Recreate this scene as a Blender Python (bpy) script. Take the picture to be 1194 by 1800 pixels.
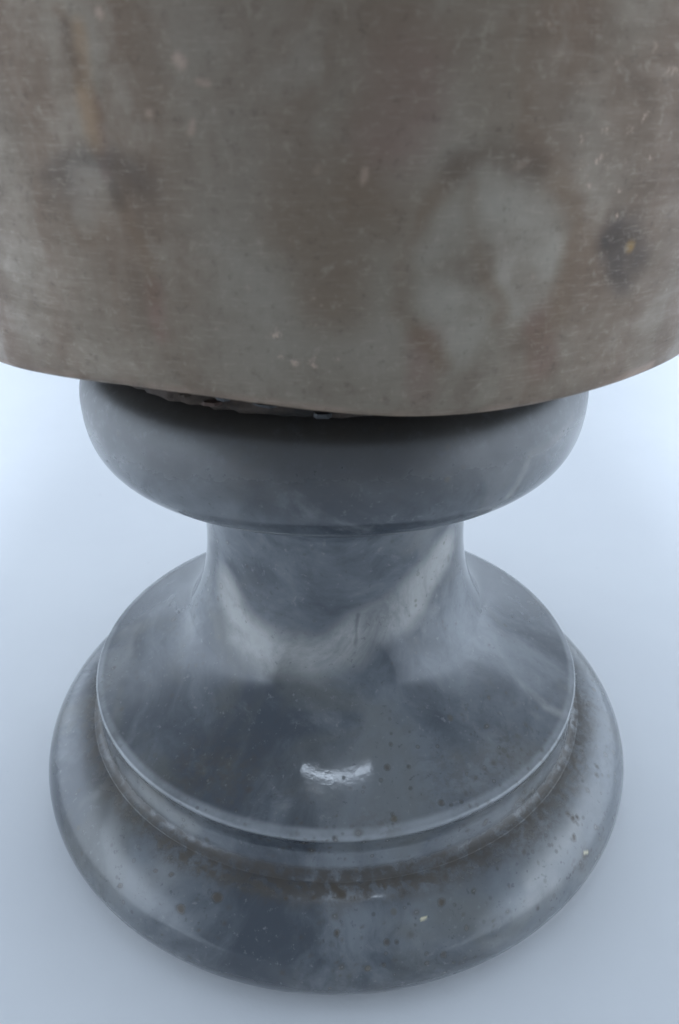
import bpy, math, random
import numpy as np
from mathutils import Vector, noise

# ------------------------------------------------------------------ camera, world, lamps
for o in list(bpy.data.objects):
    bpy.data.objects.remove(o)
scene = bpy.context.scene
COL = scene.collection
S = 0.08                                   # one unit = largest radius of the marble foot (8 cm)
R = math.radians

cam_d = bpy.data.cameras.new('camera')
cam = bpy.data.objects.new('camera', cam_d)
COL.objects.link(cam)
cam.location = (0.0165 * S, -2.126 * S, 2.179 * S)
cam.rotation_euler = (math.pi / 2 - 0.502, R(0.15), 0)
cam_d.sensor_fit = 'VERTICAL'
cam_d.sensor_height = 36.0
cam_d.sensor_width = 36.0
cam_d.lens = 1352 / 1800 * 36.0
cam_d.clip_start = 0.005
cam_d.clip_end = 50
cam_d.dof.use_dof = True
cam_d.dof.focus_distance = 2.02 * S
cam_d.dof.aperture_fstop = 26.0
scene.camera = cam

world = bpy.data.worlds.new('World')
scene.world = world
world.use_nodes = True
wb = world.node_tree.nodes['Background']
wb.inputs[0].default_value = (0.66, 0.80, 1.0, 1)
wb.inputs[1].default_value = 0.41

scene.view_settings.view_transform = 'Standard'
scene.view_settings.look = 'None'
scene.view_settings.gamma = 1.0
scene.view_settings.use_curve_mapping = False
scene.view_settings.exposure = 0.42
scene.render.engine = 'CYCLES'
scene.cycles.max_bounces = 6
scene.cycles.caustics_reflective = False


def lamp(name, loc, aim, sx, sy, power, color=(0.72, 0.84, 1.0)):
    d = bpy.data.lights.new(name, 'AREA')
    d.shape = 'RECTANGLE'
    d.size = sx * S
    d.size_y = sy * S
    d.energy = power
    d.color = color
    o = bpy.data.objects.new(name, d)
    COL.objects.link(o)
    o.location = [c * S for c in loc]
    o.rotation_euler = (Vector(aim) - Vector(loc)).to_track_quat('-Z', 'Y').to_euler()
    return o


# light-tent lamps: wash lights on both side walls, one overhead behind, a thin strip at the top front
lamp('left_wash_light', (-3.3, -0.9, 2.5), (-5.2, -0.9, 1.2), 8.0, 0.8, 1.16)
lamp('right_wash_light', (3.3, -0.9, 2.5), (5.2, -0.9, 1.2), 8.0, 0.8, 1.16)
lamp('rear_top_softbox', (0, 3.3, 5.6), (0, 4.0, 0), 2.6, 0.8, 0.30)
lamp('front_strip_light', (0, -1.52, 4.1), (0, -0.7, 0.0), 1.5, 0.02, 0.010)


# ------------------------------------------------------------------ node helpers
class NT:
    def __init__(self, name):
        self.mat = bpy.data.materials.new(name)
        self.mat.use_nodes = True
        self.t = self.mat.node_tree
        self.n = self.t.nodes
        self.b = self.n['Principled BSDF']
        self.co = self.n.new('ShaderNodeTexCoord').outputs['Object']

    def link(self, a, b):
        self.t.links.new(a, b)

    def _set(self, sock, v):
        if v is None:
            return
        if hasattr(v, 'is_linked') or hasattr(v, 'links'):
            self.link(v, sock)
        else:
            sock.default_value = v

    def math(self, op, a, b=None, c=None, clamp=False):
        n = self.n.new('ShaderNodeMath')
        n.operation = op
        n.use_clamp = clamp
        self._set(n.inputs[0], a)
        self._set(n.inputs[1], b)
        if c is not None:
            self._set(n.inputs[2], c)
        return n.outputs[0]

    def vmath(self, op, a, b=None, scale=None):
        n = self.n.new('ShaderNodeVectorMath')
        n.operation = op
        self._set(n.inputs[0], a)
        self._set(n.inputs[1], b)
        if scale is not None:
            self._set(n.inputs['Scale'], scale)
        return n.outputs['Value'] if op in ('LENGTH', 'DISTANCE', 'DOT_PRODUCT') else n.outputs['Vector']

    def noise(self, scale, detail=4, rough=0.55, dist=0.0, co=None, col=False):
        n = self.n.new('ShaderNodeTexNoise')
        self.link(co if co is not None else self.co, n.inputs['Vector'])
        n.inputs['Scale'].default_value = scale
        n.inputs['Detail'].default_value = detail
        n.inputs['Roughness'].default_value = rough
        n.inputs['Distortion'].default_value = dist
        return n.outputs['Color' if col else 'Fac']

    def voro(self, scale, co=None, feature='F1', rand=1.0):
        n = self.n.new('ShaderNodeTexVoronoi')
        n.feature = feature
        self.link(co if co is not None else self.co, n.inputs['Vector'])
        n.inputs['Scale'].default_value = scale
        n.inputs['Randomness'].default_value = rand
        return n.outputs

    def ramp(self, f, a, b, lo=0.0, hi=1.0, smooth=True):
        n = self.n.new('ShaderNodeMapRange')
        n.interpolation_type = 'SMOOTHSTEP' if smooth else 'LINEAR'
        self._set(n.inputs['Value'], f)
        n.inputs['From Min'].default_value = a
        n.inputs['From Max'].default_value = b
        n.inputs['To Min'].default_value = lo
        n.inputs['To Max'].default_value = hi
        return n.outputs['Result']

    def mix(self, f, a, b):
        n = self.n.new('ShaderNodeMix')
        n.data_type = 'RGBA'
        self._set(n.inputs['Factor'], f)
        self._set(n.inputs[6], a)
        self._set(n.inputs[7], b)
        return n.outputs[2]

    def warp(self, scale, amp, detail=3, co=None):
        co = co if co is not None else self.co
        c = self.noise(scale, detail, co=co, col=True)
        v = self.vmath('SUBTRACT', c, (0.5, 0.5, 0.5))
        v = self.vmath('SCALE', v, scale=amp)
        return self.vmath('ADD', co, v)

    def attr(self, name):
        n = self.n.new('ShaderNodeAttribute')
        n.attribute_name = name
        sp = self.n.new('ShaderNodeSeparateColor')
        self.link(n.outputs['Color'], sp.inputs[0])
        return sp.outputs[0], sp.outputs[1], sp.outputs[2], n.outputs['Alpha']

    def bump(self, h, strength, dist, normal=None):
        n = self.n.new('ShaderNodeBump')
        n.inputs['Strength'].default_value = strength
        n.inputs['Distance'].default_value = dist
        self.link(h, n.inputs['Height'])
        if normal is not None:
            self.link(normal, n.inputs['Normal'])
        return n.outputs['Normal']


# ------------------------------------------------------------------ marks laid on the meshes as masks (numpy)
_rs = np.random.RandomState(7)
_perm = _rs.permutation(4096)
_val = _rs.rand(4096)


def vnoise(P):
    """smooth value noise, P: n x 3"""
    i = np.floor(P).astype(np.int64)
    f = P - i
    f = f * f * (3 - 2 * f)
    out = np.zeros(len(P))
    for dx in (0, 1):
        for dy in (0, 1):
            for dz in (0, 1):
                h = _perm[(_perm[(_perm[(i[:, 0] + dx) & 4095] + i[:, 1] + dy) & 4095] + i[:, 2] + dz) & 4095]
                w = (f[:, 0] if dx else 1 - f[:, 0]) * (f[:, 1] if dy else 1 - f[:, 1]) * (f[:, 2] if dz else 1 - f[:, 2])
                out += w * _val[h]
    return out


def fbm(P, o=4):
    r, a, t = np.zeros(len(P)), 1.0, 0.0
    for k in range(o):
        r += a * vnoise(P * 2 ** k + 17.3 * k)
        t += a
        a *= 0.55
    return r / t


def warped(P, scale, amp):
    d = np.stack([fbm(P * scale + off, 4) for off in (11.0, 37.0, 71.0)], 1) - 0.5
    return P + d * amp


def path_dist(P, pts):
    best = np.full(len(P), 1e9)
    pts = [np.array(p, float) for p in pts]
    if len(pts) == 1:
        return np.linalg.norm(P - pts[0], axis=1)
    for a, b in zip(pts[:-1], pts[1:]):
        d = b - a
        t = np.clip(((P - a) @ d) / (d @ d), 0, 1)
        best = np.minimum(best, np.linalg.norm(P - a - t[:, None] * d, axis=1))
    return best


def blot(P, pts, w, soft, amt):
    x = np.clip((path_dist(P, pts) - w * (1 - soft)) / (2 * w * soft), 0, 1)
    return amt * (1 - x * x * (3 - 2 * x))


def mesh_points(o):
    n = len(o.data.vertices)
    c = np.empty(n * 3, np.float32)
    o.data.vertices.foreach_get('co', c)
    return c.reshape(-1, 3).astype(float) / S


def put(o, name, chans):
    n = len(o.data.vertices)
    A = np.zeros((n, 4), np.float32)
    for k, c in enumerate(chans):
        A[:, k] = c
    at = o.data.attributes.new(name, 'FLOAT_COLOR', 'POINT')
    at.data.foreach_set('color', A.ravel())


# ------------------------------------------------------------------ materials
# marks on the pieces: polylines on their surfaces, in units of the foot radius
VEINS_SHEEN = [  # points, half width, strength
    ([(0.57, -0.404, 1.489), (0.533, -0.455, 1.466), (0.49, -0.501, 1.458), (0.45, -0.538, 1.453), (0.427, -0.55, 1.402), (0.406, -0.55, 1.358)], 0.013, 0.75),
    ([(0.469, -0.193, 0.633), (0.517, -0.252, 0.579), (0.581, -0.304, 0.544), (0.643, -0.355, 0.521), (0.712, -0.371, 0.497)], 0.016, 0.55),
    ([(-0.315, -0.264, 0.892), (-0.262, -0.33, 0.818), (-0.16, -0.402, 0.771), (-0.046, -0.43, 0.774), (0.081, -0.407, 0.856), (0.21, -0.35, 0.931), (0.319, -0.253, 1.03)], 0.055, 1.0),  # pale vein and neck reflection together, put in as colour
    ([(0.237, -0.338, 0.873), (0.304, -0.27, 0.973)], 0.014, 0.5),
    ([(-0.777, -0.564, 0.284), (-0.742, -0.55, 0.316), (-0.698, -0.505, 0.349)], 0.025, 0.45),
    ([(0.522, -0.795, 0.292), (0.63, -0.698, 0.303), (0.687, -0.628, 0.31)], 0.035, 0.5),
    ([(0.385, -0.915, 0.231), (0.467, -0.865, 0.251), (0.573, -0.791, 0.263)], 0.03, 0.5),
    ([(-0.56, -0.56, 0.45), (-0.40, -0.69, 0.43)], 0.035, 0.45),  # pale reflection on the rim's left side, painted as colour
]
CRACKS = [
    ([(-0.514, -0.161, 0.603), (-0.422, -0.253, 0.651), (-0.34, -0.313, 0.699)], 0.0035, 0.55),
    ([(0.189, -0.411, 0.72), (0.2, -0.433, 0.672), (0.207, -0.525, 0.586)], 0.004, 0.5),
    ([(-0.447, -0.371, 0.576), (-0.435, -0.346, 0.591)], 0.003, 0.9),
    ([(0.065, -0.404, 0.912), (0.058, -0.425, 0.789)], 0.005, 0.4),
]
SPOTS = [
    ([(-0.405, -0.857, 0.296)], 0.0125), ([(-0.314, -0.845, 0.33), (-0.305, -0.852, 0.328)], 0.011), ([(-0.438, -0.784, 0.331)], 0.007),
    ([(-0.485, -0.766, 0.326)], 0.006), ([(-0.588, -0.771, 0.271)], 0.007), ([(0.676, -0.588, 0.333)], 0.007), ([(0.690, -0.598, 0.325)], 0.009), ([(0.706, -0.592, 0.317)], 0.006), ([(0.70, -0.606, 0.316)], 0.004),
    ([(0.68, -0.644, 0.306), (0.68, -0.652, 0.301)], 0.007), ([(0.276, -0.864, 0.326)], 0.009), ([(0.366, -0.498, 0.558)], 0.012),
    ([(0.356, -0.425, 0.592)], 0.007), ([(0.004, -0.932, 0.309)], 0.008), ([(0.001, -0.84, 0.357), (0.016, -0.853, 0.352)], 0.012),
    ([(0.274, -0.497, 0.584)], 0.006), ([(-0.374, -0.449, 0.574)], 0.005), ([(-0.124, -0.863, 0.344)], 0.006),
    ([(-0.057, -0.861, 0.348)], 0.007), ([(0.048, -0.863, 0.348)], 0.006), ([(0.339, -0.9, 0.281)], 0.006),
]
STAINS = [
    ([(-0.475, -0.705, 0.353), (-0.384, -0.758, 0.353), (-0.288, -0.800, 0.353), (-0.186, -0.829, 0.353), (-0.082, -0.846, 0.353), (0.023, -0.850, 0.353), (0.128, -0.840, 0.353), (0.231, -0.818, 0.353), (0.331, -0.783, 0.353), (0.425, -0.736, 0.353)], 0.027, 1.2),
    ([(0.497, -0.684, 0.354), (0.569, -0.625, 0.354), (0.634, -0.559, 0.354), (0.691, -0.486, 0.354), (0.740, -0.408, 0.354), (0.780, -0.324, 0.354), (0.811, -0.237, 0.354), (0.832, -0.147, 0.354)], 0.045, 1.1),
    ([(-0.827, -0.146, 0.355), (-0.809, -0.228, 0.355), (-0.782, -0.307, 0.355), (-0.747, -0.383, 0.355), (-0.706, -0.456, 0.355), (-0.657, -0.524, 0.355), (-0.601, -0.587, 0.355), (-0.540, -0.643, 0.355)], 0.030, 0.9),
    ([(-0.376, -0.613, 0.526), (-0.282, -0.598, 0.543), (-0.246, -0.642, 0.535)], 0.07, 0.6),
    ([(0.077, -0.726, 0.523), (0.136, -0.742, 0.515)], 0.035, 0.55),
    ([(-0.105, -0.68, 0.535), (-0.062, -0.686, 0.534)], 0.022, 0.7),
    ([(0.296, -0.638, 0.53), (0.41, -0.611, 0.521), (0.501, -0.547, 0.519)], 0.07, 0.45),
    ([(0.51, -0.612, 0.391), (0.571, -0.555, 0.395)], 0.022, 0.9),
    ([(0.444, -0.344, 0.587)], 0.028, 0.6),
    ([(-0.02, -0.88, 0.341), (0.001, -0.882, 0.34)], 0.026, 0.7),
    ([(0.717, -0.665, 0.26), (0.697, -0.695, 0.25)], 0.02, 0.6),
    ([(-0.172, -0.679, 1.48)], 0.05, 0.35),
]
SPECKS = [  # centre, radius, count, smallest, largest
    ((0.50, -0.48, 0.53), 0.16, 34, 0.003, 0.008), ((0.40, -0.58, 0.525), 0.16, 24, 0.003, 0.007), ((-0.1, -0.68, 0.53), 0.16, 16, 0.003, 0.008),
    ((0.0, -0.86, 0.345), 0.22, 44, 0.003, 0.009), ((0.35, -0.80, 0.33), 0.22, 26, 0.003, 0.007), ((0.68, -0.60, 0.31), 0.14, 26, 0.003, 0.008),
    ((-0.35, -0.80, 0.33), 0.22, 24, 0.003, 0.006), ((-0.62, -0.30, 0.54), 0.2, 12, 0.003, 0.006), ((-0.60, -0.34, 1.47), 0.14, 20, 0.003, 0.006),
    ((0.60, -0.80, 0.2), 0.2, 14, 0.003, 0.006), ((0.3, -0.35, 0.7), 0.2, 10, 0.003, 0.005),
]
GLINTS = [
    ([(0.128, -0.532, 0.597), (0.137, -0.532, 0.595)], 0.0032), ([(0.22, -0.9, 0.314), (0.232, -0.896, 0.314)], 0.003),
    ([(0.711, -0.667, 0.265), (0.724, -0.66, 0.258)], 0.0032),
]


TARNISH_SHEEN = [  # tint, points, half width, softness, strength
    ('grey', [(-0.161, -0.822, 2.25), (-0.158, -0.82, 2.069), (-0.139, -0.822, 1.941), (-0.107, -0.827, 1.80)], 0.10, 0.8, 0.45),  # soft upright reflection painted as a grey zone
    ('red', [(0.127, -0.827, 2.206), (0.121, -0.827, 2.155), (0.097, -0.829, 2.117)], 0.06, 0.8, 0.6),
    ('brown', [(-0.054, -0.833, 1.995), (-0.009, -0.834, 1.961), (-0.01, -0.833, 1.89)], 0.065, 0.8, 0.62),
    ('brown', [(0.037, -0.833, 2.029), (0.109, -0.827, 2.003)], 0.055, 0.8, 0.6),
    ('red', [(0.159, -0.817, 1.80), (0.171, -0.814, 1.703)], 0.03, 0.8, 0.6),
    ('red', [(0.373, -0.76, 1.821), (0.391, -0.752, 1.735)], 0.03, 0.8, 0.6),
    ('grey', [(0.397, -0.755, 2.145), (0.46, -0.726, 2.033)], 0.05, 0.8, 0.4),
    ('grey', [(0.339, -0.778, 2.207), (0.362, -0.769, 2.12)], 0.03, 0.8, 0.4),
    ('brown', [(0.26, -0.80, 2.25), (0.28, -0.79, 2.13)], 0.07, 0.8, 0.45),
    ('brown', [(-0.408, -0.751, 2.283), (-0.399, -0.755, 2.239), (-0.386, -0.759, 2.194), (-0.37, -0.764, 2.147)], 0.010, 0.9, 0.9),
    ('dark', [(-0.402, -0.753, 2.26), (-0.388, -0.758, 2.20)], 0.010, 0.95, 0.45),
    ('red', [(-0.37, -0.764, 2.16), (-0.368, -0.765, 2.12), (-0.366, -0.766, 2.06)], 0.009, 0.9, 0.9),
    ('run', [(-0.385, -0.76, 2.26), (-0.378, -0.764, 2.163), (-0.373, -0.762, 2.09)], 0.012, 0.8, 0.75),
    ('dark', [(-0.464, -0.722, 2.045), (-0.423, -0.741, 2.063), (-0.373, -0.761, 2.073), (-0.339, -0.773, 2.066), (-0.290, -0.786, 2.048)], 0.026, 0.95, 0.5),
    ('dark', [(-0.44, -0.732, 2.03)], 0.04, 0.9, 0.5),
    ('dark', [(-0.354, -0.768, 2.065), (-0.343, -0.772, 2.015)], 0.010, 0.95, 0.5),
    ('brown', [(-0.343, -0.772, 2.015), (-0.311, -0.783, 1.944), (-0.303, -0.784, 1.869)], 0.010, 0.9, 0.6),
    ('red', [(-0.303, -0.784, 1.88), (-0.299, -0.785, 1.80)], 0.013, 0.8, 0.8),
    ('pale', [(-0.395, -0.752, 2.038), (-0.411, -0.745, 2.005)], 0.030, 0.95, 0.28),
    ('brown', [(-0.42, -0.741, 1.974)], 0.042, 0.35, 0.6),
    ('grey', [(-0.42, -0.741, 1.976)], 0.026, 0.5, 0.8),
    ('grey', [(0.275, -0.795, 2.02), (0.347, -0.773, 2.00), (0.355, -0.768, 1.939), (0.334, -0.775, 1.89)], 0.062, 0.45, 0.75),
    ('grey', [(0.181, -0.815, 1.874), (0.215, -0.807, 1.824), (0.208, -0.808, 1.79)], 0.050, 0.45, 0.75),
    ('grey', [(0.167, -0.818, 1.949), (0.194, -0.814, 1.983)], 0.035, 0.6, 0.6),
    ('pale', [(0.283, -0.792, 1.965), (0.293, -0.788, 1.905)], 0.014, 0.95, 0.4),
    ('brown', [(0.114, -0.825, 1.867), (0.116, -0.825, 1.941), (0.145, -0.823, 2.01), (0.197, -0.814, 2.068), (0.259, -0.8, 2.097), (0.33, -0.779, 2.064), (0.379, -0.762, 2.037), (0.412, -0.747, 1.973), (0.418, -0.743, 1.896), (0.413, -0.743, 1.817), (0.377, -0.758, 1.79)], 0.017, 0.8, 0.8),
    ('dark', [(0.197, -0.814, 2.068), (0.259, -0.8, 2.097), (0.33, -0.779, 2.064)], 0.020, 0.8, 0.5),
    ('brown', [(0.114, -0.825, 1.867), (0.151, -0.82, 1.808), (0.199, -0.81, 1.754)], 0.014, 0.8, 0.8),
    ('brown', [(0.227, -0.807, 2.042), (0.23, -0.806, 1.982), (0.258, -0.798, 1.908), (0.299, -0.785, 1.853), (0.286, -0.789, 1.829)], 0.012, 0.8, 0.6),
    ('brown', [(0.46, -0.725, 1.95), (0.43, -0.738, 1.90)], 0.03, 0.9, 0.5),
    ('dark', [(0.533, -0.685, 1.950), (0.558, -0.669, 1.915), (0.505, -0.700, 1.957), (0.535, -0.683, 1.89)], 0.036, 0.8, 1.25),
    ('ochre', [(0.544, -0.677, 1.935)], 0.011, 0.6, 0.95),
    ('copper', [(-0.34, -0.777, 2.28)], 0.007, 0.6, 0.8),
    ('copper', [(0.56, -0.65, 1.664), (0.603, -0.624, 1.664), (0.654, -0.59, 1.668)], 0.013, 0.8, 0.85),
    ('copper', [(-0.224, -0.809, 2.222), (-0.218, -0.81, 2.216)], 0.008, 0.6, 0.8),
    ('copper', [(-0.197, -0.814, 2.193), (-0.18, -0.816, 2.188)], 0.006, 0.6, 0.6),
    ('copper', [(-0.262, -0.799, 2.186)], 0.005, 0.6, 0.7),
    ('copper', [(-0.278, -0.793, 2.15)], 0.006, 0.6, 0.6),
    ('copper', [(-0.211, -0.811, 2.136), (-0.217, -0.809, 2.124)], 0.006, 0.6, 0.5),
    ('copper', [(0.054, -0.832, 2.053), (0.058, -0.832, 2.065)], 0.006, 0.6, 0.6),
    ('copper', [(-0.025, -0.834, 2.07), (-0.027, -0.834, 2.062)], 0.005, 0.6, 0.5),
    ('copper', [(0.299, -0.788, 2.073), (0.318, -0.783, 2.077)], 0.007, 0.6, 0.5),
]


def mark_marble(o):
    P = mesh_points(o)
    wv, ws, wp = warped(P, 4.4, 0.14), warped(P, 5.6, 0.13), warped(P, 24, 0.02)
    vein_sheen, stain, spot, crack, glint = (np.zeros(len(P)) for _ in range(5))
    for pts, r, k in VEINS_SHEEN:
        vein_sheen = np.maximum(vein_sheen, blot(wv if r > 0.02 else wp, pts, r, 0.75, k))
    for pts, r, k in STAINS:
        stain = np.maximum(stain, blot(wp if r < 0.03 or len(pts) > 5 else ws, pts, r, 0.98, k * 0.75))
    for pts, r in SPOTS:
        spot = np.maximum(spot, blot(wp, pts, r, 0.45, 0.85))
    rg = np.random.RandomState(21)
    front = np.where(P[:, 1] < 0)[0]
    for c, rad, n, lo, hi in SPECKS:
        d = np.linalg.norm(P[front] - np.array(c), axis=1)
        near = front[d < rad]
        if len(near) < 50:
            continue
        for q in rg.choice(near, n):
            r = 1.1 * (lo + (hi - lo) * rg.rand() ** 3)
            spot = np.maximum(spot, blot(wp, [tuple(P[q])], r, 0.85, 0.25 + 0.4 * rg.rand()))
    for pts, r, k in CRACKS:
        crack = np.maximum(crack, blot(wp, pts, r, 0.6, k))
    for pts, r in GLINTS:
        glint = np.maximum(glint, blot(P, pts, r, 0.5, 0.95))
    put(o, 'marks', (vein_sheen, stain, spot, crack))
    put(o, 'glints', (glint,))


def mark_metal(o):
    P = mesh_points(o)
    wl, ws = warped(P, 4.8, 0.085), warped(P, 12, 0.03)
    M = {k: np.zeros(len(P)) for k in ('grey', 'brown', 'red', 'dark', 'pale', 'copper', 'ochre', 'run')}
    for name, pts, r, soft, k in TARNISH_SHEEN:
        if name in ('brown', 'dark', 'red', 'run') and r < 0.025:
            r, soft, k = r * 1.2, 0.95, k
        M[name] = np.maximum(M[name], blot(ws if r < 0.013 else 0.5 * (wl + ws), pts, r, soft, k))
    br = np.clip((fbm(P * 7.0, 4) - 0.34) / 0.22, 0, 1)
    for k in ('brown', 'dark', 'grey', 'red'):
        M[k] = np.clip(M[k] * (0.65 + 0.45 * br), 0, 1)
        if k == 'dark':
            br = np.clip((fbm(P * 9.0 + 50, 4) - 0.36) / 0.20, 0, 1)
    ang = np.arctan2(P[:, 0], -(P[:, 1] - 0.2))
    hm = np.interp(np.degrees(ang), [h[0] for h in HEM], [h[1] - 0.008 for h in HEM])
    lip = np.clip(1 - (P[:, 2] - hm) / 0.022, 0, 1) * (P[:, 2] < 1.8)
    M['copper'] = np.maximum(M['copper'], lip * np.clip((fbm(P * 11, 4) - 0.40) / 0.2, 0, 1) * 0.75)
    M['brown'] = np.maximum(M['brown'], lip * 0.6)
    M['copper'] *= 0.7
    M['run'] = np.clip(M['run'] * 1.25, 0, 1)
    put(o, 'tarnish_sheen', (M['grey'], M['brown'], M['red'], M['dark']))
    put(o, 'bare', (M['pale'], M['copper'], M['ochre'], M['run']))


def mat_backdrop():
    m = NT('white_backdrop')
    f = m.noise(9.0, 4, 0.6)
    c = m.mix(m.ramp(f, 0.35, 0.7), (0.86, 0.86, 0.86, 1), (0.89, 0.89, 0.885, 1))
    for sc, sz, k in ((55, 0.035, 0.45), (24, 0.014, 0.6)):
        v = m.voro(sc, co=m.warp(300, 0.003, 2))
        sp = m.n.new('ShaderNodeSeparateColor')
        m.link(v['Color'], sp.inputs[0])
        f = m.math('MULTIPLY', m.ramp(v['Distance'], sz * 0.4, sz * 1.4, k, 0.0), m.math('GREATER_THAN', sp.outputs[0], 0.72))
        c = m.mix(f, c, (0.34, 0.34, 0.36, 1))
    m.link(c, m.b.inputs['Base Color'])
    m.b.inputs['Roughness'].default_value = 0.45
    m.b.inputs['Specular IOR Level'].default_value = 0.3
    m.link(m.bump(m.noise(900, 3, 0.6), 0.05, 0.0004), m.b.inputs['Normal'])
    return m.mat


def mat_marble():
    m = NT('grey_blue_marble')
    w = m.warp(18, 0.03, 4)
    cloud = m.noise(20, 7, 0.62, 0.7, co=w)
    fine = m.noise(75, 6, 0.68, 0.4, co=w)
    col = m.mix(m.ramp(cloud, 0.38, 0.63), (0.042, 0.050, 0.061, 1), (0.168, 0.180, 0.190, 1))
    col = m.mix(m.ramp(fine, 0.55, 0.75, 0, 0.5), col, (0.215, 0.22, 0.222, 1))
    col = m.mix(m.ramp(fine, 0.42, 0.28, 0, 0.55), col, (0.05, 0.056, 0.064, 1))
    warm = m.ramp(m.noise(30, 4, 0.6, 0.5), 0.48, 0.66, 0, 0.5)
    col = m.mix(warm, col, (0.122, 0.117, 0.096, 1))
    # soft light veins
    wav = m.n.new('ShaderNodeTexWave')
    wav.wave_type = 'BANDS'
    wav.bands_direction = 'DIAGONAL'
    m.link(w, wav.inputs['Vector'])
    wav.inputs['Scale'].default_value = 5.0
    wav.inputs['Distortion'].default_value = 9.0
    wav.inputs['Detail'].default_value = 4.0
    wav.inputs['Detail Scale'].default_value = 1.6
    veil = m.math('MULTIPLY', m.ramp(wav.outputs['Fac'], 0.86, 1.0, 0, 0.5), m.ramp(m.noise(26, 3), 0.42, 0.62))
    col = m.mix(veil, col, (0.25, 0.248, 0.24, 1))
    vein_sheen, stain, spot, crack = m.attr('marks')
    glint = m.attr('glints')[0]
    col = m.mix(m.math('MULTIPLY', vein_sheen, m.ramp(fine, 0.30, 0.60, 0.35, 1.0)), col, (0.36, 0.35, 0.325, 1))
    # grain: tiny dark and light flecks
    gr = m.noise(620, 3, 0.7)
    col = m.mix(m.ramp(gr, 0.60, 0.74, 0, 0.5), col, (0.23, 0.23, 0.23, 1))
    col = m.mix(m.ramp(gr, 0.40, 0.27, 0, 0.5), col, (0.045, 0.045, 0.05, 1))
    dirt_total = None

    def add_dirt(f):
        nonlocal dirt_total
        dirt_total = f if dirt_total is None else m.math('MAXIMUM', dirt_total, f)

    # dirt packed in the groove between step and foot
    sep = m.n.new('ShaderNodeSeparateXYZ')
    m.link(m.co, sep.inputs[0])
    flat = m.n.new('ShaderNodeCombineXYZ')
    m.link(sep.outputs[0], flat.inputs[0])
    m.link(sep.outputs[1], flat.inputs[1])
    rad = m.vmath('LENGTH', flat.outputs[0])
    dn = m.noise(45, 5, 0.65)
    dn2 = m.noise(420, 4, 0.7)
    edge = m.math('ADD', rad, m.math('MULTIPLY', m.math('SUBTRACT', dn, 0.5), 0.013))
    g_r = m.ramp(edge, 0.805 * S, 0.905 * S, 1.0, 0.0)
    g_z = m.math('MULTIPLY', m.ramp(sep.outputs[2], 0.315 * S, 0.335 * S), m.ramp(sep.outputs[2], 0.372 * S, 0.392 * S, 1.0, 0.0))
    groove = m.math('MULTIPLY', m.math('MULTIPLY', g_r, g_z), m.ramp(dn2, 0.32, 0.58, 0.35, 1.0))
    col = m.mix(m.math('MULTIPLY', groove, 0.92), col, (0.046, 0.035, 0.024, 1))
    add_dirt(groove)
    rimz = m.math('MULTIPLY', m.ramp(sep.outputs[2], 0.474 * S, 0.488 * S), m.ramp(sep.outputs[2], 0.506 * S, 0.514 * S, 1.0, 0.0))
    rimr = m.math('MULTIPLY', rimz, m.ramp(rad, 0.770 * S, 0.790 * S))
    rim_sheen = m.math('MULTIPLY', rimr, m.ramp(dn, 0.30, 0.60, 0.25, 0.85))
    col = m.mix(rim_sheen, col, (0.30, 0.31, 0.315, 1))  # bevel's pale reflection painted along the rim
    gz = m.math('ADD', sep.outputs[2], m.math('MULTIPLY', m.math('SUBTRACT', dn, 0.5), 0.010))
    grime_shade = m.math('MULTIPLY', m.ramp(gz, 1.26 * S, 1.56 * S, 0.0, 0.92), m.ramp(dn2, 0.28, 0.5, 0.75, 1.0))
    col = m.mix(grime_shade, col, (0.030, 0.025, 0.020, 1))  # brown grime with the metal body's shade painted in, darker upward
    add_dirt(m.math('MULTIPLY', grime_shade, 0.8))
    # broad brown stains, single rusty spots
    wp = m.co
    f = m.math('MULTIPLY', stain, m.math('MULTIPLY', m.ramp(dn2, 0.40, 0.60, 0.15, 1.0), m.ramp(dn, 0.34, 0.60, 0.35, 1.0)))
    col = m.mix(f, col, (0.072, 0.052, 0.029, 1))
    add_dirt(f)
    col = m.mix(spot, col, (0.060, 0.040, 0.018, 1))
    add_dirt(spot)
    # scattered small specks, gathered in patches
    patch = m.ramp(m.noise(24, 3, 0.6), 0.42, 0.62)
    for sc, sz, c, k in ((260, 0.17, (0.06, 0.045, 0.028, 1), 0.7), (480, 0.20, (0.045, 0.038, 0.028, 1), 0.7), (150, 0.10, (0.10, 0.075, 0.038, 1), 0.65)):
        v = m.voro(sc, co=wp)
        sepc = m.n.new('ShaderNodeSeparateColor')
        m.link(v['Color'], sepc.inputs[0])
        on = m.math('GREATER_THAN', sepc.outputs[0], 0.70)
        f = m.math('MULTIPLY', m.ramp(v['Distance'], sz * 0.6, sz * 1.5, k, 0.0), on)
        f = m.math('MULTIPLY', f, patch)
        col = m.mix(f, col, c)
        add_dirt(f)
    col = m.mix(crack, col, (0.03, 0.032, 0.036, 1))
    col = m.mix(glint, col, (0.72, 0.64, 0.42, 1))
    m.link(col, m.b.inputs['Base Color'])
    # polish: glossy, duller where worn or dirty
    worn = m.ramp(m.noise(16, 3, 0.6), 0.45, 0.72, 0.03, 0.10)
    fr = m.math('ADD', worn, m.ramp(m.noise(160, 3, 0.7), 0.35, 0.75, 0.0, 0.03))
    rough = m.math('ADD', fr, m.math('MULTIPLY', dirt_total, 0.45))
    m.link(rough, m.b.inputs['Roughness'])
    m.b.inputs['IOR'].default_value = 1.68
    n1 = m.bump(m.noise(34, 2, 0.5), 0.02, 0.0010)
    n2 = m.bump(gr, 0.06, 0.00012, n1)
    m.link(n2, m.b.inputs['Normal'])
    return m.mat


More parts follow.
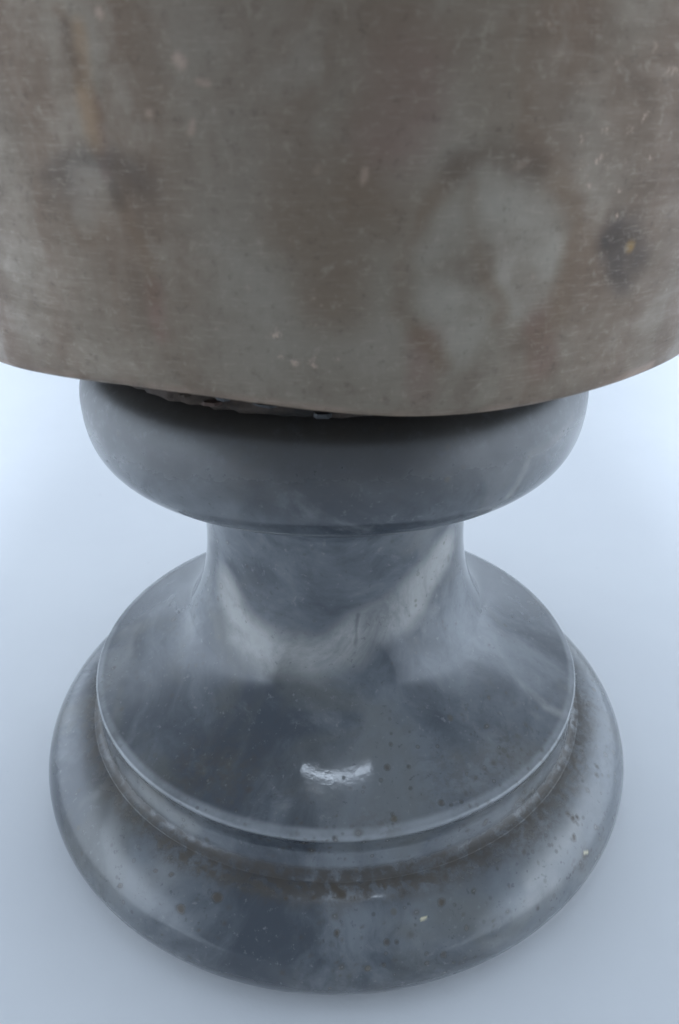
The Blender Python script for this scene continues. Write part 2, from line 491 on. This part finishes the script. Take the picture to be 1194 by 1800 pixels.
def mat_metal():
    m = NT('tarnished_metal')
    w = m.warp(26, 0.012, 4)
    # brushed marks run round the body: noise squeezed along the height
    mp = m.n.new('ShaderNodeMapping')
    m.link(m.co, mp.inputs['Vector'])
    mp.inputs['Scale'].default_value = (1, 1, 9)
    brush = m.noise(85, 4, 0.7, co=mp.outputs[0])
    brush2 = m.noise(300, 3, 0.7, co=mp.outputs[0])
    mp2 = m.n.new('ShaderNodeMapping')
    m.link(w, mp2.inputs['Vector'])
    mp2.inputs['Scale'].default_value = (1, 1, 0.45)
    big = m.noise(24, 6, 0.6, 0.5, co=mp2.outputs[0])
    mid = m.noise(75, 6, 0.65, 0.3, co=w)
    col = m.mix(m.ramp(big, 0.36, 0.64), (0.162, 0.112, 0.077, 1), (0.206, 0.170, 0.128, 1))
    col = m.mix(m.ramp(mid, 0.48, 0.70, 0, 0.5), col, (0.262, 0.222, 0.174, 1))
    col = m.mix(m.ramp(mid, 0.50, 0.30, 0, 0.5), col, (0.135, 0.096, 0.068, 1))
    col = m.mix(m.ramp(brush, 0.54, 0.78, 0, 0.12), col, (0.265, 0.225, 0.175, 1))
    col = m.mix(m.ramp(brush, 0.46, 0.24, 0, 0.12), col, (0.14, 0.106, 0.080, 1))
    gry, brn, red, drk = m.attr('tarnish_sheen')
    pal, cop, och, run = m.attr('bare')
    k = m.ramp(mid, 0.30, 0.62, 0.6, 1.0)
    for f, c in ((gry, (0.268, 0.234, 0.186, 1)), (red, (0.185, 0.116, 0.088, 1)), (brn, (0.148, 0.098, 0.062, 1)), (run, (0.23, 0.155, 0.096, 1)),
                 (drk, (0.060, 0.046, 0.038, 1)), (pal, (0.36, 0.318, 0.262, 1)), (cop, (0.46, 0.33, 0.25, 1)), (och, (0.30, 0.18, 0.06, 1))):
        col = m.mix(m.math('MULTIPLY', f, k), col, c)
    copper = (0.58, 0.42, 0.32, 1)
    grain = m.noise(520, 4, 0.75, co=w)
    col = m.mix(m.ramp(brush2, 0.54, 0.72, 0, 0.30), col, (0.33, 0.275, 0.215, 1))
    col = m.mix(m.ramp(grain, 0.55, 0.72, 0, 0.35), col, (0.33, 0.28, 0.22, 1))
    col = m.mix(m.ramp(grain, 0.45, 0.28, 0, 0.40), col, (0.085, 0.062, 0.045, 1))
    # rubbed lower edge and fine dust of copper
    fl = m.ramp(m.noise(330, 4, 0.75), 0.60, 0.72, 0, 0.6)
    fl = m.math('MULTIPLY', fl, m.ramp(m.noise(30, 3), 0.50, 0.68))
    col = m.mix(fl, col, copper)
    m.link(col, m.b.inputs['Base Color'])
    m.b.inputs['Metallic'].default_value = 0.38
    m.b.inputs['Specular IOR Level'].default_value = 0.25
    r = m.math('ADD', m.ramp(mid, 0.3, 0.7, 0.58, 0.44), m.ramp(brush, 0.35, 0.7, 0.06, -0.04))
    m.link(r, m.b.inputs['Roughness'])
    n1 = m.bump(big, 0.12, 0.0012)
    n2 = m.bump(brush2, 0.12, 0.00012, n1)
    m.link(n2, m.b.inputs['Normal'])
    return m.mat


def mat_filler():
    m = NT('brown_filler')
    f = m.noise(120, 5, 0.7)
    col = m.mix(m.ramp(f, 0.35, 0.65), (0.012, 0.009, 0.007, 1), (0.05, 0.033, 0.022, 1))
    m.link(col, m.b.inputs['Base Color'])
    m.b.inputs['Roughness'].default_value = 0.85
    m.link(m.bump(f, 0.6, 0.001), m.b.inputs['Normal'])
    return m.mat


def mat_flake(name, a, b):
    m = NT(name)
    f = m.noise(260, 4, 0.7)
    m.link(m.mix(f, a, b), m.b.inputs['Base Color'])
    m.b.inputs['Roughness'].default_value = 0.8
    return m.mat


MARBLE, METAL, WHITE, FILLER = mat_marble(), mat_metal(), mat_backdrop(), mat_filler()
FLAKES = [mat_flake('cork_flake', (0.03, 0.021, 0.014, 1), (0.085, 0.057, 0.036, 1)), mat_flake('grey_flake', (0.035, 0.035, 0.035, 1), (0.08, 0.08, 0.08, 1)),
          mat_flake('rust_flake', (0.035, 0.02, 0.015, 1), (0.09, 0.05, 0.035, 1))]




# ------------------------------------------------------------------ mesh helpers
def mesh_obj(name, verts, faces, mat, parent=None, smooth=True):
    me = bpy.data.meshes.new(name)
    me.from_pydata(verts, [], faces)
    me.validate()
    me.update()
    if smooth:
        me.polygons.foreach_set('use_smooth', [True] * len(me.polygons))
    me.materials.append(mat)
    o = bpy.data.objects.new(name, me)
    COL.objects.link(o)
    if parent is not None:
        o.parent = parent
    return o


def empty(name, loc=(0, 0, 0)):
    o = bpy.data.objects.new(name, None)
    o.empty_display_size = 0.02
    COL.objects.link(o)
    o.location = loc
    return o


def tag(o, label=None, cat=None, group=None, kind=None):
    for k, v in (('label', label), ('category', cat), ('group', group), ('kind', kind)):
        if v:
            o[k] = v
    return o


def refine(prof, step):
    """split long profile edges so that no edge is longer than step"""
    out = [prof[0]]
    for (r0, z0), (r1, z1) in zip(prof[:-1], prof[1:]):
        n = 1 if min(r0, r1) < 0.3 else max(1, int(math.ceil(math.hypot(r1 - r0, z1 - z0) / step)))
        out += [(r0 + (r1 - r0) * i / n, z0 + (z1 - z0) * i / n) for i in range(1, n + 1)]
    return out


def revolve(prof, seg, name, mat, parent=None, fn=None, dense=1):
    """turned body: prof is a list of (r, z); r = 0 closes to a pole; the front half may be divided finer"""
    verts, faces, rows = [], [], []
    half = seg // 2
    angs = [-math.pi / 2 + math.pi * k / (half * dense) for k in range(half * dense)]
    angs += [math.pi / 2 + math.pi * k / half for k in range(half)]
    seg = len(angs)
    for (r, z) in prof:
        if r < 1e-6:
            rows.append([len(verts)])
            verts.append((0, 0, z * S))
        else:
            row = []
            for k in range(seg):
                a = angs[k]
                p = (r * math.sin(a), -r * math.cos(a), z)
                if fn:
                    p = fn(p, a)
                row.append(len(verts))
                verts.append((p[0] * S, p[1] * S, p[2] * S))
            rows.append(row)
    for A, B in zip(rows[:-1], rows[1:]):
        for k in range(seg):
            k2 = (k + 1) % seg
            if len(A) == 1 and len(B) == 1:
                continue
            if len(A) == 1:
                faces.append((A[0], B[k2], B[k]))
            elif len(B) == 1:
                faces.append((A[k], A[k2], B[0]))
            else:
                faces.append((A[k], A[k2], B[k2], B[k]))
    return mesh_obj(name, verts, faces, mat, parent)


def bez(A, B, C, D, n):
    out = []
    for i in range(n + 1):
        s = i / n
        out.append(tuple((1 - s) ** 3 * a + 3 * s * (1 - s) ** 2 * b + 3 * s * s * (1 - s) * c + s ** 3 * d
                         for a, b, c, d in zip(A, B, C, D)))
    return out


def arc(cx, cz, rx, rz, a0, a1, n):
    return [(cx + rx * math.cos(R(a0 + (a1 - a0) * i / n)), cz + rz * math.sin(R(a0 + (a1 - a0) * i / n)))
            for i in range(n + 1)]


def chip(p, a, amp=0.0005, fr=9.0):
    n = noise.noise(Vector(p) * fr)
    r = 1 + amp * n
    return (p[0] * r, p[1] * r, p[2])


# ------------------------------------------------------------------ backdrop: white sheet, floor sweeping up behind and at both sides
def build_backdrop():
    W, BK, FR, RC, TOP, Z0 = 5.2, 5.6, -6.0, 2.4, 7.0, 0.052      # half width, back, front end, bend radius, height

    def lift(t, lim):
        """distance past the start of the bend -> (advance, height)"""
        if t <= 0:
            return t, 0.0
        q = RC * math.pi / 2
        if t < q:
            return RC * math.sin(t / RC), RC - RC * math.cos(t / RC)
        return RC, RC + (t - q)
    q = RC * math.pi / 2 + (TOP - RC)
    us = [-(W - RC) - q + (2 * (W - RC) + 2 * q) * i / 120 for i in range(121)]
    vs = [FR + (BK - RC - FR + q) * i / 90 for i in range(91)]
    verts = []
    for v in vs:
        ay, hy = lift(v - (BK - RC), q)
        y = (BK - RC) + ay
        for u in us:
            s = -1 if u < 0 else 1
            ax, hx = lift(abs(u) - (W - RC), q)
            x = s * ((W - RC) + ax)
            z = (hx ** 3 + hy ** 3) ** (1 / 3)
            verts.append((x * S, y * S, (z + Z0) * S))
    n = len(us)
    faces = [(j * n + i, j * n + i + 1, (j + 1) * n + i + 1, (j + 1) * n + i)
             for j in range(len(vs) - 1) for i in range(n - 1)]
    o = mesh_obj('backdrop', verts, faces, WHITE)
    o['kind'] = 'structure'
    return o


build_backdrop()

# ------------------------------------------------------------------ marble socle
socle = tag(empty('marble_socle'), 'turned grey-blue marble socle with waisted stem standing on white sheet', 'socle')
SEG = 240
# foot: flattened torus
foot = [(0.0, 0.058), (0.85, 0.058), (0.875, 0.0525), (0.900, 0.0525)]
foot += arc(0.704, 0.189, 0.296, 0.189, -45, 68, 56)
foot += [(0.802, 0.357), (0.79, 0.35), (0.70, 0.34), (0.0, 0.34)]
mark_marble(revolve(refine(foot, 0.005), SEG, 'foot', MARBLE, socle, chip, 4))
# stem: cavetto step, rim, flare, waist, cove
stem = [(0.0, 0.33), (0.70, 0.34), (0.826, 0.350), (0.830, 0.3585)]
stem += bez((0.8285, 0.3608), (0.812, 0.367), (0.803, 0.374), (0.800, 0.392), 10)
stem += bez((0.7995, 0.394), (0.794, 0.41), (0.790, 0.42), (0.790, 0.435), 6)
stem += bez((0.790, 0.436), (0.791, 0.462), (0.797, 0.474), (0.803, 0.486), 8)
stem += arc(0.7935, 0.4915, 0.0105, 0.0105, -20, 68, 8)
stem += bez((0.7965, 0.5015), (0.685, 0.547), (0.518, 0.632), (0.478, 0.705), 110)
stem += bez((0.4775, 0.7062), (0.440, 0.775), (0.402, 0.87), (0.402, 1.02), 70)
stem += bez((0.402, 1.025), (0.402, 1.09), (0.414, 1.175), (0.445, 1.225), 24)
stem += [(0.445, 1.232), (0.0, 1.232)]
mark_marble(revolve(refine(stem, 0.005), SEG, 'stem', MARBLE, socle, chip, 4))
# cushion: listel and echinus
cush = [(0.0, 1.228), (0.44, 1.228), (0.458, 1.229), (0.464, 1.236)]
cush += bez((0.468, 1.240), (0.52, 1.248), (0.60, 1.266), (0.645, 1.30), 12)
cush += bez((0.6475, 1.3021), (0.685, 1.334), (0.701, 1.385), (0.701, 1.455), 24)
cush += bez((0.701, 1.46), (0.701, 1.53), (0.67, 1.575), (0.60, 1.592), 18)
cush += [(0.50, 1.60), (0.0, 1.602)]
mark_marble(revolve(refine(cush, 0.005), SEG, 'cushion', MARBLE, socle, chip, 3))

# ------------------------------------------------------------------ metal vessel
vessel = tag(empty('metal_vessel', (0, 0, 0)), 'large tarnished brown-grey metal body mounted on top of the marble socle', 'metal vessel')
HEM = [(-180, 1.70), (-120, 1.69), (-80, 1.66), (-58, 1.665), (-43.3, 1.676), (-35.8, 1.686), (-28, 1.695), (-16.9, 1.700),
       (-6.1, 1.686), (1.8, 1.668), (8.8, 1.658), (14.25, 1.654), (25.9, 1.660), (34.5, 1.668), (46.1, 1.672),
       (65, 1.675), (100, 1.685), (140, 1.70), (180, 1.70)]


def hem(a):
    d = (math.degrees(a) + 180) % 360 - 180
    for (a0, h0), (a1, h1) in zip(HEM[:-1], HEM[1:]):
        if a0 <= d <= a1:
            t = (d - a0) / (a1 - a0)
            return h0 + (h1 - h0) * t - 0.008
    return HEM[0][1]


def hem_s(a):
    return sum(hem(a + R(k)) for k in (-6, -4, -2, 0, 2, 4, 6)) / 7


def vessel_fn(p, a):
    # the lower edge wanders, so the height is counted up from the hem
    t = (p[2] - 1.68)
    z = hem_s(a) + t if t < 0.3 else p[2] + (hem_s(a) - 1.68) * max(0, 1 - (t - 0.3))
    d = 0.004 * noise.noise(Vector((p[0], p[1], p[2])) * 2.2) + 0.0012 * noise.noise(Vector((p[0], p[1], p[2])) * 9)
    k = 1 + d
    return (p[0] * k, p[1] * k + 0.2, z)


wall = [(0.985, 1.72), (0.99, 1.69)]
wall += arc(1.007, 1.692, 0.018, 0.012, 180, 270, 5)
wall += bez((1.012, 1.680), (1.026, 1.684), (1.029, 1.70), (1.030, 1.73), 10)
wall += bez((1.030, 1.74), (1.032, 2.0), (1.036, 2.4), (1.05, 2.9), 40)
wall += [(1.058, 2.91), (1.05, 2.92), (1.03, 2.91)]
wall += bez((1.02, 2.88), (1.01, 2.4), (1.0, 2.0), (0.985, 1.72), 12)
mark_metal(revolve(refine(wall[:-13], 0.006) + wall[-13:], 280, 'wall', METAL, vessel, vessel_fn, 4))
plate = [(0.0, 1.73), (0.45, 1.73), (0.984, 1.725), (0.984, 1.735), (0.0, 1.745)]
revolve(plate, 160, 'bottom_plate', METAL, vessel, lambda p, a: (p[0], p[1] + 0.2, p[2]))


def plug_fn(p, a):
    n = noise.noise(Vector((math.sin(a) * 5, math.cos(a) * 5, p[2] * 14)))
    n2 = noise.noise(Vector((math.sin(a) * 22, math.cos(a) * 22, p[2] * 40)))
    k = 1 + 0.035 * n + 0.025 * n2
    return (p[0] * k, p[1] * k, p[2])


plug = [(0.0, 1.597), (0.5, 1.597), (0.625, 1.58), (0.643, 1.59), (0.648, 1.60), (0.642, 1.615), (0.646, 1.63), (0.640, 1.65), (0.632, 1.68), (0.61, 1.731), (0.0, 1.7315)]
revolve(plug, 200, 'mounting_plug', FILLER, vessel, plug_fn)


# loose chips of the filler showing under the lower edge
rng = random.Random(4)


def flake(a, r, z, w, d, h, tilt, mat):
    pts = []
    n = 6
    for lv in (0, 1):
        for k in range(n):
            t = 2 * math.pi * k / n
            q = (0.8 + 0.35 * rng.random()) * (1.0 if lv == 0 else 0.82)
            pts.append(Vector((0.5 * w * q * math.cos(t), 0.5 * d * q * math.sin(t), lv * h * (0.8 + 0.4 * rng.random()))))
    c, s_ = math.cos(tilt), math.sin(tilt)
    out = []
    for p in pts:
        x, zz = p.x * c - p.z * s_, p.x * s_ + p.z * c
        y = p.y - r
        X, Y = x * math.cos(a) - y * math.sin(a), x * math.sin(a) + y * math.cos(a)
        out.append((X * S, Y * S, (z + zz) * S))
    faces = [tuple(reversed(range(n))), tuple(range(n, 2 * n))] + [(k, (k + 1) % n, n + (k + 1) % n, n + k) for k in range(n)]
    return mesh_obj('flake', out, faces, mat, vessel, smooth=False)


for k in range(10):
    deg = -30 + 44 * (k + rng.random() * 0.8) / 10
    flake(R(deg), 0.648 + 0.012 * rng.random(), 1.590 + 0.04 * rng.random(), 0.025 + 0.035 * rng.random(), 0.02 + 0.02 * rng.random(),
          0.003 + 0.005 * rng.random(), rng.uniform(-0.16, 0.16), FLAKES[rng.choice((0, 1, 1, 2, 2))])
